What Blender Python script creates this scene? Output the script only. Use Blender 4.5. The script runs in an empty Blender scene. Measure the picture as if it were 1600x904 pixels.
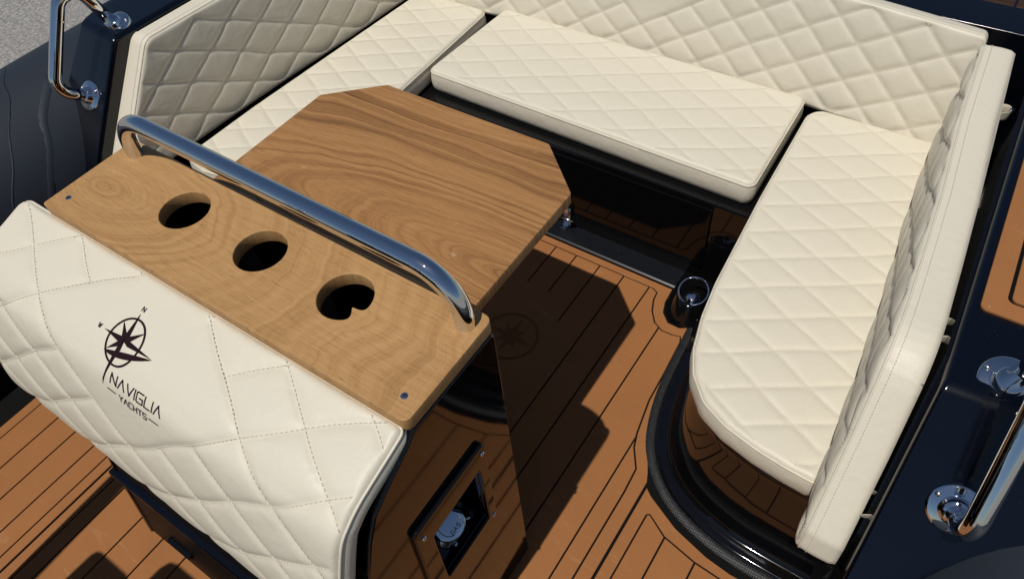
import bpy, bmesh, math, random
import numpy as np
from mathutils import Vector, Matrix
random.seed(7); np.random.seed(7)
S = bpy.context.scene
COL = S.collection

# ------------------------------------------------------------------ camera
cam_d = bpy.data.cameras.new('camera'); cam = bpy.data.objects.new('camera', cam_d); COL.objects.link(cam)
cam_d.sensor_width = 36; cam_d.lens = 25.69; cam_d.clip_start = .02; cam_d.clip_end = 500
RIGHT, DOWN, FWD = Vector((.82727, .55652, -.07718)), Vector((.39066, -.66826, -.63313)), Vector((-.40393, .49361, -.77023))
M3 = Matrix((RIGHT, -DOWN, -FWD)).transposed().to_4x4(); M3.translation = (0, 0, 1.7)
cam.matrix_world = M3
S.camera = cam

# ------------------------------------------------------------------ light
SUN_EL, SUN_DIR = math.radians(67.6), Vector((.02, .412, -1)).normalized()
W = bpy.data.worlds.new('World'); S.world = W; W.use_nodes = True
wn = W.node_tree; sky = wn.nodes.new('ShaderNodeTexSky'); sky.sky_type = 'NISHITA'; sky.sun_disc = False
sky.sun_elevation = SUN_EL; sky.sun_rotation = math.pi; sky.air_density = 1.0; sky.dust_density = .3; sky.ozone_density = 3.0
wn.links.new(sky.outputs[0], wn.nodes['Background'].inputs[0]); wn.nodes['Background'].inputs[1].default_value = .05
sd = bpy.data.lights.new('sun', 'SUN'); sun = bpy.data.objects.new('sun', sd); COL.objects.link(sun)
sd.energy = 3.2; sd.angle = math.radians(.53); sd.color = (1, .955, .88)
sun.rotation_euler = SUN_DIR.to_track_quat('-Z', 'Y').to_euler()
S.view_settings.view_transform = 'Standard'; S.view_settings.look = 'None'
S.view_settings.exposure = 0; S.view_settings.gamma = 1; S.view_settings.use_curve_mapping = False

# ------------------------------------------------------------------ materials
def mat(name, col, rough=.5, metal=0, coat=0, spec=.5):
    m = bpy.data.materials.new(name); m.use_nodes = True; b = m.node_tree.nodes['Principled BSDF']
    b.inputs['Base Color'].default_value = (*col, 1); b.inputs['Roughness'].default_value = rough
    b.inputs['Metallic'].default_value = metal; b.inputs['Coat Weight'].default_value = coat
    b.inputs['Specular IOR Level'].default_value = spec; b.inputs['Coat Roughness'].default_value = .03
    return m
class NT:
    def __init__(s, m): s.t = m.node_tree; s.b = s.t.nodes['Principled BSDF']
    def n(s, kind, **kw):
        o = s.t.nodes.new('ShaderNode' + kind)
        for k, v in kw.items():
            if k in o.inputs: o.inputs[k].default_value = v
            else: setattr(o, k, v)
        return o
    def l(s, a, b): s.t.links.new(a, b)
    def coord(s, scale=(1, 1, 1), loc=(0, 0, 0), kind='Object'):
        c = s.n('TexCoord'); mp = s.n('Mapping'); mp.inputs['Scale'].default_value = scale; mp.inputs['Location'].default_value = loc
        s.l(c.outputs[kind], mp.inputs[0]); return mp.outputs[0]
    def noise(s, vec, scale, detail=3, rough=.5, dist=0):
        o = s.n('TexNoise'); o.inputs['Scale'].default_value = scale; o.inputs['Detail'].default_value = detail
        o.inputs['Roughness'].default_value = rough; o.inputs['Distortion'].default_value = dist; s.l(vec, o.inputs['Vector']); return o.outputs['Fac']
    def math(s, op, a, b=None, clamp=False):
        o = s.n('Math', operation=op, use_clamp=clamp)
        for i, x in enumerate((a, b)):
            if x is None: continue
            if isinstance(x, (int, float)): o.inputs[i].default_value = x
            else: s.l(x, o.inputs[i])
        return o.outputs[0]
    def ramp(s, fac, stops):
        o = s.n('ValToRGB'); e = o.color_ramp.elements
        while len(e) < len(stops): e.new(.5)
        for k, (p, c) in enumerate(stops): e[k].position = p; e[k].color = (*c, 1) if len(c) == 3 else c
        s.l(fac, o.inputs[0]); return o.outputs[0]
    def mix(s, fac, a, b, mode='MIX'):
        o = s.n('Mix', data_type='RGBA', blend_type=mode)
        for i, x in ((0, fac), (6, a), (7, b)):
            if isinstance(x, (int, float)): o.inputs[i].default_value = x
            elif isinstance(x, tuple): o.inputs[i].default_value = (*x, 1)
            else: s.l(x, o.inputs[i])
        return o.outputs[2]
    def bump(s, h, strength=.2, dist=.002, prev=None):
        o = s.n('Bump'); o.inputs['Strength'].default_value = strength; o.inputs['Distance'].default_value = dist; s.l(h, o.inputs['Height'])
        if prev is not None: s.l(prev, o.inputs['Normal'])
        return o.outputs[0]
    def col(s, c): s.l(c, s.b.inputs['Base Color'])
    def rough(s, r): s.l(r, s.b.inputs['Roughness'])
    def nrm(s, x): s.l(x, s.b.inputs['Normal'])
MAT = {}
def leather(name, c):
    m = mat(name, c, .47, spec=.4); t = NT(m); v = t.coord()
    big = t.noise(v, 5, 3); t.col(t.mix(t.math('MULTIPLY', big, .3), c, tuple(x * .90 for x in c)))
    gr = t.noise(v, 900, 2, .6); wr = t.noise(v, 28, 4, .55, .6)
    t.nrm(t.bump(gr, .10, .0006, t.bump(wr, .28, .006)))
    t.rough(t.math('ADD', t.math('MULTIPLY', t.noise(v, 40, 3), .16), .40))
    return m
MAT['cream'] = leather('cream_leather', (.705, .650, .525))
MAT['stitch'] = mat('stitch_thread', (.60, .555, .46), .8)
MAT['piping'] = leather('piping_leather', (.69, .635, .51))
MAT['embroid'] = mat('embroidery_thread', (.020, .008, .012), .9, spec=.12)
def wood(name, seed, c0, c1, c2, cx, cy, flat, pitch, lw, warp):
    """flat-sawn board: elongated growth rings around (cx, cy), grain along x"""
    m = mat(name, c1, .5, spec=.3); t = NT(m)
    tc = t.n('TexCoord'); sp = t.n('SeparateXYZ'); t.l(tc.outputs['Object'], sp.inputs[0])
    n1 = t.noise(t.coord((2.2, 6.0, 3), (seed, seed * 2.3, 0)), 1.0, 2.5, .5)
    n2 = t.noise(t.coord((9, 45, 9), (seed * 1.7, 0, 0)), 1.0, 2, .5)
    dx = t.math('MULTIPLY', t.math('ADD', sp.outputs[0], -cx), flat); dy = t.math('ADD', sp.outputs[1], -cy)
    rr = t.math('SQRT', t.math('ADD', t.math('POWER', dx, 2), t.math('POWER', dy, 2)))
    rr = t.math('ADD', rr, t.math('ADD', t.math('MULTIPLY', n1, warp), t.math('MULTIPLY', n2, .006)))
    rr = t.math('POWER', rr, .82)
    rn = t.n('TexNoise', noise_dimensions='1D'); rn.inputs['Scale'].default_value = 1; rn.inputs['Detail'].default_value = 3.5; rn.inputs['Roughness'].default_value = .62
    t.l(t.math('DIVIDE', rr, pitch), rn.inputs['W'])
    rn2 = t.n('TexNoise', noise_dimensions='1D'); rn2.inputs['Scale'].default_value = .33; rn2.inputs['Detail'].default_value = 2; t.l(t.math('DIVIDE', rr, pitch), rn2.inputs['W'])
    line = t.ramp(t.math('ABSOLUTE', t.math('ADD', rn.outputs['Fac'], -.5)), [(0, (1, 1, 1)), (.035, (.62, .62, .62)), (.09, (.26, .26, .26)), (.25, (.02, .02, .02))])
    line = t.math('MULTIPLY', line, t.ramp(rn2.outputs['Fac'], [(.35, (.25, .25, .25)), (.62, (1, 1, 1))]))
    fib = t.noise(t.coord((11, 480, 11), (seed, 0, 0)), 1, 3, .65)
    fib2 = t.noise(t.coord((45, 1000, 45), (seed, 0, 0)), 1, 2, .6)
    big = t.noise(t.coord((1.2, 5, 1), (seed * 3, 1, 0)), 1.6, 3)
    gate = t.ramp(t.noise(t.coord((1.5, 5, 1), (seed * 5, 2, 0)), 1.4, 2), [(.3, (.35, .35, .35)), (.6, (1, 1, 1))])
    f = t.math('ADD', t.math('MULTIPLY', t.math('MULTIPLY', line, gate), lw), t.math('MULTIPLY', fib, .60))
    c = t.ramp(f, [(.22, c0), (.45, c1), (.90, c2)])
    c = t.mix(t.math('MULTIPLY', big, .38), c, tuple(x * .74 for x in c1))
    c = t.mix(.7, c, t.ramp(fib2, [(.30, (.52, .47, .42)), (.43, (1, 1, 1))]), 'MULTIPLY')
    st = t.noise(t.coord((9, 9, 9), (seed, 4, 0)), 3, 5, .6)
    c = t.mix(t.ramp(st, [(.70, (0, 0, 0)), (.78, (.35, .35, .35))]), c, (.62, .47, .30))
    t.col(c); t.nrm(t.bump(fib, .15, .0008))
    return m
MAT['counter'] = wood('counter_wood', 3.1, (.54, .318, .135), (.44, .243, .094), (.235, .114, .041), -1.19, .355, .50, .017, .36, .10)
MAT['table'] = wood('table_wood', 8.4, (.47, .250, .097), (.36, .178, .065), (.150, .066, .022), -.50, .625, .20, .017, .66, .075)
def eva(name, c):
    m = mat(name, c, .78, spec=.25); t = NT(m); v = t.coord()
    br = t.noise(t.coord((900, 5, 5)), 1, 2); bl = t.noise(v, 4, 4, .6); fine = t.noise(v, 500, 2)
    cc = t.mix(t.math('MULTIPLY', bl, .9), tuple(x * 1.18 for x in c), tuple(x * .72 for x in c))
    cc = t.mix(t.math('MULTIPLY', br, .25), cc, tuple(x * .75 for x in c))
    sp = t.noise(v, 130, 1, .4); cc = t.mix(t.ramp(sp, [(.79, (0, 0, 0)), (.82, (.6, .6, .6))]), cc, (.5, .4, .3))
    sc = t.noise(t.coord((3, 14, 1), (5, 1, 0)), 1.5, 5, .65, 1.5); cc = t.mix(t.ramp(sc, [(.60, (0, 0, 0)), (.72, (.22, .22, .22))]), cc, (.55, .33, .17))
    t.col(cc); t.nrm(t.bump(fine, .25, .0006, t.bump(br, .15, .0006)))
    return m
MAT['eva'] = eva('brown_deck_foam', (.335, .138, .046))
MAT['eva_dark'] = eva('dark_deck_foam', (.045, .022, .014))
def gloss(name, c, rough=.045, dust=.25, coat=0, spec=.5):
    m = mat(name, c, rough, coat=coat, spec=spec); t = NT(m); v = t.coord()
    sp = t.noise(v, 420, 1, .3); smear = t.noise(v, 9, 5, .65, .8)
    d = t.math('MULTIPLY', t.ramp(sp, [(.80, (0, 0, 0)), (.83, (1, 1, 1))]), dust)
    t.col(t.mix(d, c, (.35, .35, .36)))
    t.rough(t.math('ADD', t.math('MULTIPLY', smear, .07), rough - .025))
    t.nrm(t.bump(t.noise(v, 6, 2), .03, .006))
    return m
MAT['black'] = gloss('black_gelcoat', (.0035, .0035, .004))
MAT['navy'] = gloss('navy_gelcoat', (.0020, .0030, .0068), .12)
MAT['door'] = gloss('black_door_gelcoat', (.003, .003, .0033), .05, .15, 0, .22)
MAT['satin'] = mat('satin_black', (.0055, .005, .0055), .5, spec=.15)
MAT['caulk'] = mat('black_caulk', (.005, .005, .005), .8, spec=.1)
MAT['inlay'] = mat('dark_brown_inlay', (.215, .090, .032), .85, spec=.1)
m = mat('nonskid', (.012, .013, .015), .55); t = NT(m); v = t.coord()
vo = t.n('TexVoronoi'); vo.inputs['Scale'].default_value = 190; vo.inputs['Randomness'].default_value = .15; t.l(v, vo.inputs['Vector'])
t.col(t.ramp(vo.outputs['Distance'], [(.25, (.07, .072, .075)), (.40, (.004, .004, .005))])); t.nrm(t.bump(vo.outputs['Distance'], .8, .0015)); MAT['nonskid'] = m
MAT['chrome'] = mat('polished_steel', (.72, .73, .75), .045, 1)
t = NT(MAT['chrome']); t.rough(t.math('ADD', t.math('MULTIPLY', t.noise(t.coord(), 30, 4, .6), .02), .012))
MAT['steel'] = mat('dull_steel', (.55, .55, .56), .25, 1)
m = mat('grey_tube_fabric', (.021, .025, .033), .62, spec=.35); t = NT(m); v = t.coord()
t.col(t.mix(t.noise(v, 3, 4, .6), (.014, .019, .028), (.022, .029, .042))); t.nrm(t.bump(t.noise(v, 1100, 2), .25, .0006, t.bump(t.noise(v, 3.5, 2, .4, .3), .12, .03))); MAT['tube'] = m
m = mat('asphalt', (.2, .2, .2), .9); t = NT(m); v = t.coord()
t.col(t.mix(t.noise(v, 1.2, 4), t.ramp(t.noise(v, 42, 3, .75), [(.32, (.09, .085, .08)), (.5, (.27, .26, .245)), (.66, (.55, .53, .50))]), (.27, .255, .235)))
t.nrm(t.bump(t.noise(v, 55, 3, .7), .8, .01)); MAT['asphalt'] = m
MAT['dark'] = mat('shadow_black', (.003, .003, .003), .7)
MAT['strap'] = MAT['cream']

# ------------------------------------------------------------------ helpers
def link(name, me, m, parent=None, smooth=False):
    o = bpy.data.objects.new(name, me); COL.objects.link(o)
    if m is not None and not me.materials: me.materials.append(MAT[m] if isinstance(m, str) else m)
    if smooth:
        for p in me.polygons: p.use_smooth = True
    if parent is not None: o.parent = parent
    return o
def mesh(name, V, F):
    me = bpy.data.meshes.new(name); me.from_pydata([tuple(map(float, v)) for v in V], [], F); me.update(); return me
def tag(o, label=None, cat=None, group=None, kind=None):
    for k, v in (('label', label), ('category', cat), ('group', group), ('kind', kind)):
        if v: o[k] = v
    return o
def empty(name, label, cat, loc=(0, 0, 0), group=None):
    o = bpy.data.objects.new(name, None); COL.objects.link(o); o.empty_display_size = .05
    tag(o, label, cat, group); return o
def fix(me):
    bm = bmesh.new(); bm.from_mesh(me); bmesh.ops.recalc_face_normals(bm, faces=bm.faces); bm.to_mesh(me); bm.free(); return me
def bevel_obj(o, w, seg=2, ang=40):
    b = o.modifiers.new('bevel', 'BEVEL'); b.width = w; b.segments = seg; b.limit_method = 'ANGLE'; b.angle_limit = math.radians(ang)
    for p in o.data.polygons: p.use_smooth = True
    w_ = o.modifiers.new('wn', 'WEIGHTED_NORMAL'); w_.keep_sharp = True
    return o
def box(name, lo, hi, m, parent=None, bev=0):
    x0, y0, z0 = lo; x1, y1, z1 = hi
    V = [(x, y, z) for x in (x0, x1) for y in (y0, y1) for z in (z0, z1)]
    F = [(0, 1, 3, 2), (4, 6, 7, 5), (0, 4, 5, 1), (2, 3, 7, 6), (0, 2, 6, 4), (1, 5, 7, 3)]
    o = link(name, fix(mesh(name, V, F)), m, parent)
    if bev: bevel_obj(o, bev)
    return o
def prism(name, poly, z0, z1, m, parent=None, ch=0):
    """horizontal slab from a plan outline, top edge chamfered by ch"""
    n = len(poly); a = sum(poly[i][0] * poly[(i + 1) % n][1] - poly[(i + 1) % n][0] * poly[i][1] for i in range(n))
    if a < 0: poly = poly[::-1]
    P = np.array(poly, float)
    if ch:
        e = np.roll(P, -1, 0) - P; e /= np.linalg.norm(e, axis=1)[:, None] + 1e-12
        nn = np.stack([-e[:, 1], e[:, 0]], 1); pn = np.roll(nn, 1, 0)
        bis = nn + pn; bis /= np.maximum((bis * nn).sum(1), .35)[:, None]
        T = P + bis * ch
        V = [(*p, z0) for p in P] + [(*p, z1 - ch) for p in P] + [(*p, z1) for p in T]; k = 3
    else:
        V = [(*p, z0) for p in P] + [(*p, z1) for p in P]; k = 2
    F = [tuple(range(n - 1, -1, -1)), tuple(range((k - 1) * n, k * n))]
    for r in range(k - 1):
        for i in range(n): j = (i + 1) % n; F.append((r * n + i, r * n + j, (r + 1) * n + j, (r + 1) * n + i))
    return link(name, mesh(name, V, F), m, parent)
def hullobj(name, pts, m, parent=None, bev=.01, seg=3):
    bm = bmesh.new()
    for p in pts: bm.verts.new(p)
    bmesh.ops.convex_hull(bm, input=bm.verts); bmesh.ops.dissolve_limit(bm, angle_limit=math.radians(2), verts=bm.verts, edges=bm.edges)
    me = bpy.data.meshes.new(name); bm.to_mesh(me); bm.free()
    o = link(name, me, m, parent); bevel_obj(o, bev, seg, 20); return o
def curve_plate(name, loops, th, m, parent=None, bev=.002, frame=None):
    """plate with holes; loops in local xy, centred on local z"""
    cu = bpy.data.curves.new(name, 'CURVE'); cu.dimensions = '2D'; cu.fill_mode = 'BOTH'
    cu.extrude = th / 2 - bev; cu.bevel_depth = bev; cu.bevel_resolution = 2; cu.offset = -bev
    for L in loops:
        s = cu.splines.new('POLY'); s.points.add(len(L) - 1); s.use_cyclic_u = True
        for p, q in zip(s.points, L): p.co = (q[0], q[1], 0, 1)
    tmp = bpy.data.objects.new(name, cu); COL.objects.link(tmp)
    bpy.context.view_layer.update(); dg = bpy.context.evaluated_depsgraph_get()
    me = bpy.data.meshes.new_from_object(tmp.evaluated_get(dg)); bpy.data.objects.remove(tmp); bpy.data.curves.remove(cu)
    if frame is not None: me.transform(frame)
    me.materials.clear()
    return link(name, me, m, parent)
def sweep(name, path, r, m, parent=None, seg=14, closed=False, caps=True):
    P = [Vector(p) for p in path]; n = len(P); V = []; F = []; prev = None
    for i in range(n):
        if closed: t = (P[(i + 1) % n] - P[i - 1]).normalized()
        else: t = (P[min(i + 1, n - 1)] - P[max(i - 1, 0)]).normalized()
        if prev is None:
            a = t.orthogonal().normalized()
        else: a = (prev - t * prev.dot(t)).normalized()
        prev = a; b = t.cross(a)
        for k in range(seg):
            c = 2 * math.pi * k / seg; V.append(P[i] + (a * math.cos(c) + b * math.sin(c)) * r)
    for i in range(n if closed else n - 1):
        for k in range(seg):
            j = (i + 1) % n; F.append((i * seg + k, i * seg + (k + 1) % seg, j * seg + (k + 1) % seg, j * seg + k))
    if caps and not closed: F += [tuple(range(seg - 1, -1, -1)), tuple(range((n - 1) * seg, n * seg))]
    return link(name, fix(mesh(name, V, F)), m, parent, True)
def fillet(pts, rad, n=10):
    """polyline with rounded corners"""
    P = [Vector(p) for p in pts]; out = [P[0]]
    for i in range(1, len(P) - 1):
        a, b, c = P[i - 1], P[i], P[i + 1]; u = (a - b).normalized(); v = (c - b).normalized()
        r = rad[i - 1] if isinstance(rad, (list, tuple)) else rad
        ang = u.angle(v); d = min(r / math.tan(ang / 2), .48 * (a - b).length, .48 * (c - b).length); rr = d * math.tan(ang / 2)
        ctr = b + (u + v).normalized() * (rr / math.sin(ang / 2)); s = b + u * d - ctr; e = b + v * d - ctr
        th = s.angle(e)
        for k in range(n + 1):
            f = k / n; out.append(ctr + (s * math.sin((1 - f) * th) + e * math.sin(f * th)) / math.sin(th))
    out.append(P[-1]); return out
def round2d(pts, rad, n=6):
    Q = [(*p, 0) for p in pts]; m = len(Q); out = []
    for i in range(m):
        r = rad[i] if isinstance(rad, (list, tuple)) else rad
        seg = fillet([Q[i - 1], Q[i], Q[(i + 1) % m]], r, n)[1:-1] if r > 0 else [Vector(Q[i])]
        out += [(p.x, p.y) for p in seg]
    return out
def lathe(name, prof, m, parent=None, seg=32, frame=None):
    V = []; F = []; n = len(prof)
    for k in range(seg):
        c = 2 * math.pi * k / seg
        for r, z in prof: V.append((r * math.cos(c), r * math.sin(c), z))
    for k in range(seg):
        for i in range(n - 1): j = (k + 1) % seg; F.append((k * n + i, j * n + i, j * n + i + 1, k * n + i + 1))
    me = mesh(name, V, F)
    bm = bmesh.new(); bm.from_mesh(me); bmesh.ops.remove_doubles(bm, verts=bm.verts, dist=1e-5); bmesh.ops.recalc_face_normals(bm, faces=bm.faces); bm.to_mesh(me); bm.free()
    if frame is not None: me.transform(frame)
    return link(name, me, m, parent, True)
def frame_at(p, normal, spin=0):
    q = Vector(normal).normalized().to_track_quat('Z', 'Y').to_matrix().to_4x4()
    return Matrix.Translation(p) @ q @ Matrix.Rotation(spin, 4, 'Z')
def ngon(cx, cy, r, n=48, a0=0): return [(cx + r * math.cos(a0 + 2 * math.pi * k / n), cy + r * math.sin(a0 + 2 * math.pi * k / n)) for k in range(n)]
def interp(xs, ys):
    return lambda x: np.interp(x, xs, ys)

# ------------------------------------------------------------------ quilted upholstery
def wob(u, v, amp):
    return amp * (np.sin(23 * u + 1.3 + 9 * v) + .6 * np.sin(41 * v + 17 * u)), amp * (np.sin(29 * v + .4 - 11 * u) + .6 * np.sin(37 * u - 13 * v + 2))
class Quilt:
    def __init__(s, outline, M, a, b, o, A=.008, delta=.007, dome=.003, er=.014, margin=.02, T=.075, bulge=.004, zone=None, wobble=.0015, crown=0):
        P = np.array(outline, float); ar = np.sum(P[:, 0] * np.roll(P[:, 1], -1) - np.roll(P[:, 0], -1) * P[:, 1])
        if ar < 0: P = P[::-1]
        s.P = P; e = np.roll(P, -1, 0) - P; s.L = np.linalg.norm(e, axis=1); s.e = e / s.L[:, None]; s.n = np.stack([-s.e[:, 1], s.e[:, 0]], 1)
        s.M, s.a, s.b, s.o = M, np.array(a), np.array(b), np.array(o); s.inv = np.linalg.inv(np.stack([s.a, s.b], 1)); s.det = abs(np.linalg.det(np.stack([s.a, s.b], 1)))
        s.A, s.delta, s.dome, s.er, s.margin, s.T, s.bulge, s.zone, s.wobble, s.crown = A, delta, dome, er, margin, T, bulge, zone, wobble, crown
    def sdf(s, u, v):
        p = np.stack([u, v], -1)
        return np.min(((p[..., None, :] - s.P) * s.n).sum(-1), -1)
    def ij(s, u, v):
        du, dv = wob(u, v, s.wobble); q = np.stack([u + du, v + dv], -1) - s.o; r = q @ s.inv.T; return r[..., 0], r[..., 1]
    def height(s, u, v):
        d = np.maximum(s.sdf(u, v), 0); i, j = s.ij(u, v)
        ki, kj = np.round(i), np.round(j)
        d1 = np.abs(i - ki) * s.det / np.linalg.norm(s.b); d2 = np.abs(j - kj) * s.det / np.linalg.norm(s.a)
        fi, fj = i - np.floor(i), j - np.floor(j)
        dm = np.sin(np.pi * fi) * np.sin(np.pi * fj)
        if s.zone:
            i0, i1, j0, j1 = s.zone; ins = (i > i0) & (i < i1) & (j > j0) & (j < j1)
            d1 = np.where(ins & (ki > i0) & (ki < i1), .05, d1); d2 = np.where(ins & (kj > j0) & (kj < j1), .05, d2); dm = np.where(ins, 0.8, dm)
        q = (1 - np.exp(-d1 / s.delta)) * (1 - np.exp(-d2 / s.delta))
        em = np.clip((d - .004) / s.margin, 0, 1); em = em * em * (3 - 2 * em)
        h = s.A * (1 - em * (1 - q)) + s.dome * dm * em + s.crown * (1 - (1 - np.minimum(d, .05) / .05) ** 2)
        x = 1 - np.minimum(d, s.er) / s.er
        return h - s.er * (1 - np.sqrt(np.maximum(1 - x * x, 0)))
    def build(s, name, parent, cell=.0045, bottom=True, m='cream'):
        P = s.P; lo = P.min(0) - cell; hi = P.max(0) + cell
        us = np.arange(lo[0], hi[0] + cell, cell); vs = np.arange(lo[1], hi[1] + cell, cell)
        U, V = np.meshgrid(us, vs, indexing='ij'); D = s.sdf(U, V); ins = D > 1e-9
        idx = {}; pts = []; faces = []
        def vid(u, v):
            k = (round(u * 1e6), round(v * 1e6))
            if k not in idx: idx[k] = len(pts); pts.append((u, v))
            return idx[k]
        nu, nv = len(us), len(vs)
        cnt = ins[:-1, :-1].astype(int) + ins[1:, :-1] + ins[:-1, 1:] + ins[1:, 1:]
        near = (np.abs(D) < cell * 1.5); nearc = near[:-1, :-1] | near[1:, :-1] | near[:-1, 1:] | near[1:, 1:]
        for a_, b_ in zip(*np.nonzero((cnt == 4))):
            faces.append((vid(us[a_], vs[b_]), vid(us[a_ + 1], vs[b_]), vid(us[a_ + 1], vs[b_ + 1]), vid(us[a_], vs[b_ + 1])))
        for a_, b_ in zip(*np.nonzero((cnt < 4) & nearc)):
            poly = [np.array(q) for q in ((us[a_], vs[b_]), (us[a_ + 1], vs[b_]), (us[a_ + 1], vs[b_ + 1]), (us[a_], vs[b_ + 1]))]
            for k in range(len(P)):
                ds = [float((q - P[k]) @ s.n[k]) for q in poly]
                if min(ds) >= 0: continue
                out = []
                for x in range(len(poly)):
                    p, q = poly[x], poly[(x + 1) % len(poly)]; dp, dq = ds[x], ds[(x + 1) % len(poly)]
                    if dp >= 0: out.append(p)
                    if (dp >= 0) != (dq >= 0): out.append(p + (q - p) * dp / (dp - dq))
                poly = out
                if len(poly) < 3: break
            if len(poly) >= 3:
                f = []
                for q in poly:
                    i = vid(q[0], q[1])
                    if i not in f: f.append(i)
                if len(f) >= 3: faces.append(tuple(f))
        uv = np.array(pts); w = s.height(uv[:, 0], uv[:, 1]); d = s.sdf(uv[:, 0], uv[:, 1])
        cum = np.r_[0, np.cumsum(s.L)]; bnd = []
        for i in np.nonzero(d < 2e-6)[0]:
            q = uv[i]; tt = ((q - P) * s.e).sum(1); off = np.abs(((q - P) * s.n).sum(1)); off = np.where((tt < -1e-5) | (tt > s.L + 1e-5), 9, off); k = int(np.argmin(off))
            bnd.append((cum[k] + min(max(tt[k], 0), s.L[k]), i))
        bnd.sort(); loop = [i for _, i in bnd]; n = len(loop)
        B = uv[loop]; tan = np.roll(B, -1, 0) - np.roll(B, 1, 0); tan /= np.linalg.norm(tan, axis=1)[:, None] + 1e-12; out = np.stack([tan[:, 1], -tan[:, 0]], 1)
        X = [s.M(u, v, h) for (u, v), h in zip(uv, w)]
        prev = loop; wb = s.A - s.er; rings = 6
        for r in range(1, rings + 1):
            f = r / rings; ww = wb + (-s.T - wb) * f; bo = s.bulge * math.sin(math.pi * min(f * 1.02, 1)) - (.004 if r == rings else 0)
            cur = []
            for k in range(n):
                u, v = B[k] + out[k] * bo; cur.append(len(X)); X.append(s.M(u, v, ww))
            for k in range(n): faces.append((prev[k], cur[k], cur[(k + 1) % n], prev[(k + 1) % n]))
            prev = cur
        if bottom: faces.append(tuple(prev[::-1]))
        s.loop = B; s.out = out
        return link(name, fix(mesh(name, X, faces)), m, parent, True)
    def piping(s, parent, r=.0021):
        path = [s.M(u - o[0] * .0004, v - o[1] * .0004, s.A - s.er * .86) for (u, v), o in zip(s.loop, s.out)]
        path = [p for k, p in enumerate(path) if k == 0 or (Vector(p) - Vector(path[k - 1])).length > .0015]
        return sweep('piping', path, r, 'piping', parent, 8, True)
    def stitches(s, parent, rows=(), step=.0068, ln=.0042, wd=.0013, hgt=.0011):
        """one dash of thread per stitch along each quilt line and each edge row"""
        segs = []
        cor = np.array([[s.P[:, 0].min(), s.P[:, 1].min()], [s.P[:, 0].max(), s.P[:, 1].min()], [s.P[:, 0].max(), s.P[:, 1].max()], [s.P[:, 0].min(), s.P[:, 1].max()]])
        r = (cor - s.o) @ s.inv.T; i0, j0 = np.floor(r.min(0)).astype(int); i1, j1 = np.ceil(r.max(0)).astype(int)
        for fam in (0, 1):
            vec, oth, (k0, k1), (t0, t1) = (s.b, s.a, (i0, i1), (j0, j1)) if fam == 0 else (s.a, s.b, (j0, j1), (i0, i1))
            st = step / np.linalg.norm(vec); ts = np.arange(t0, t1, st)
            for k in range(k0, k1 + 1):
                p = s.o + oth * k + ts[:, None] * vec
                for _ in range(4):
                    du, dv = wob(p[:, 0], p[:, 1], s.wobble); p = s.o + oth * k + ts[:, None] * vec - np.stack([du, dv], 1)
                ok = s.sdf(p[:, 0], p[:, 1]) > s.margin * .45
                if s.zone:
                    z = s.zone; lo, hi, lo2, hi2 = (z[0], z[1], z[2], z[3]) if fam == 0 else (z[2], z[3], z[0], z[1])
                    if lo < k < hi: ok &= ~((ts > lo2) & (ts < hi2))
                dv_ = vec / np.linalg.norm(vec)
                for q in p[ok]: segs.append((q, dv_))
        for ins in rows:
            L = np.array(s.loop); cum = np.r_[0, np.cumsum(np.linalg.norm(np.roll(L, -1, 0) - L, axis=1))]
            for t in np.arange(0, cum[-1], step):
                k = min(np.searchsorted(cum, t, 'right') - 1, len(L) - 1); q = L[k] + (L[(k + 1) % len(L)] - L[k]) * ((t - cum[k]) / max(cum[k + 1] - cum[k], 1e-9))
                o = s.out[k]; q = q - o * ins; segs.append((q, np.array([-o[1], o[0]])))
        if not segs: return
        Q = np.array([q for q, _ in segs]); Dn = np.array([(-d_[1], d_[0]) for _, d_ in segs]) * .0022; h = np.maximum(s.height(*(Q + Dn).T), s.height(*(Q - Dn).T)) - .0002; V = []; F = []
        for (q, dv_), hh in zip(segs, h):
            pn = np.array([-dv_[1], dv_[0]]); b0 = len(V)
            for (x, y, z) in ((-1, -1, 0), (1, -1, 0), (1, 1, 0), (-1, 1, 0), (-.6, 0, 1), (.6, 0, 1)):
                p = q + dv_ * x * ln / 2 + pn * y * wd / 2; V.append(s.M(p[0], p[1], hh + (.0002 if z == 0 else hgt)))
            F += [(b0, b0 + 1, b0 + 5, b0 + 4), (b0 + 2, b0 + 3, b0 + 4, b0 + 5), (b0 + 1, b0 + 2, b0 + 5), (b0 + 3, b0, b0 + 4)]
        return tag(link('stitching', mesh('stitching', V, F), 'stitch', parent), kind='stuff')

XC = -.868
def mir(x): return 2 * XC - x

# ================================================================== SETTING
prism('ground', [(-60, -60), (60, -60), (60, 60), (-60, 60)], -1.0, -.9, 'asphalt'); o = bpy.data.objects['ground']; o['kind'] = 'structure'

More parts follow.
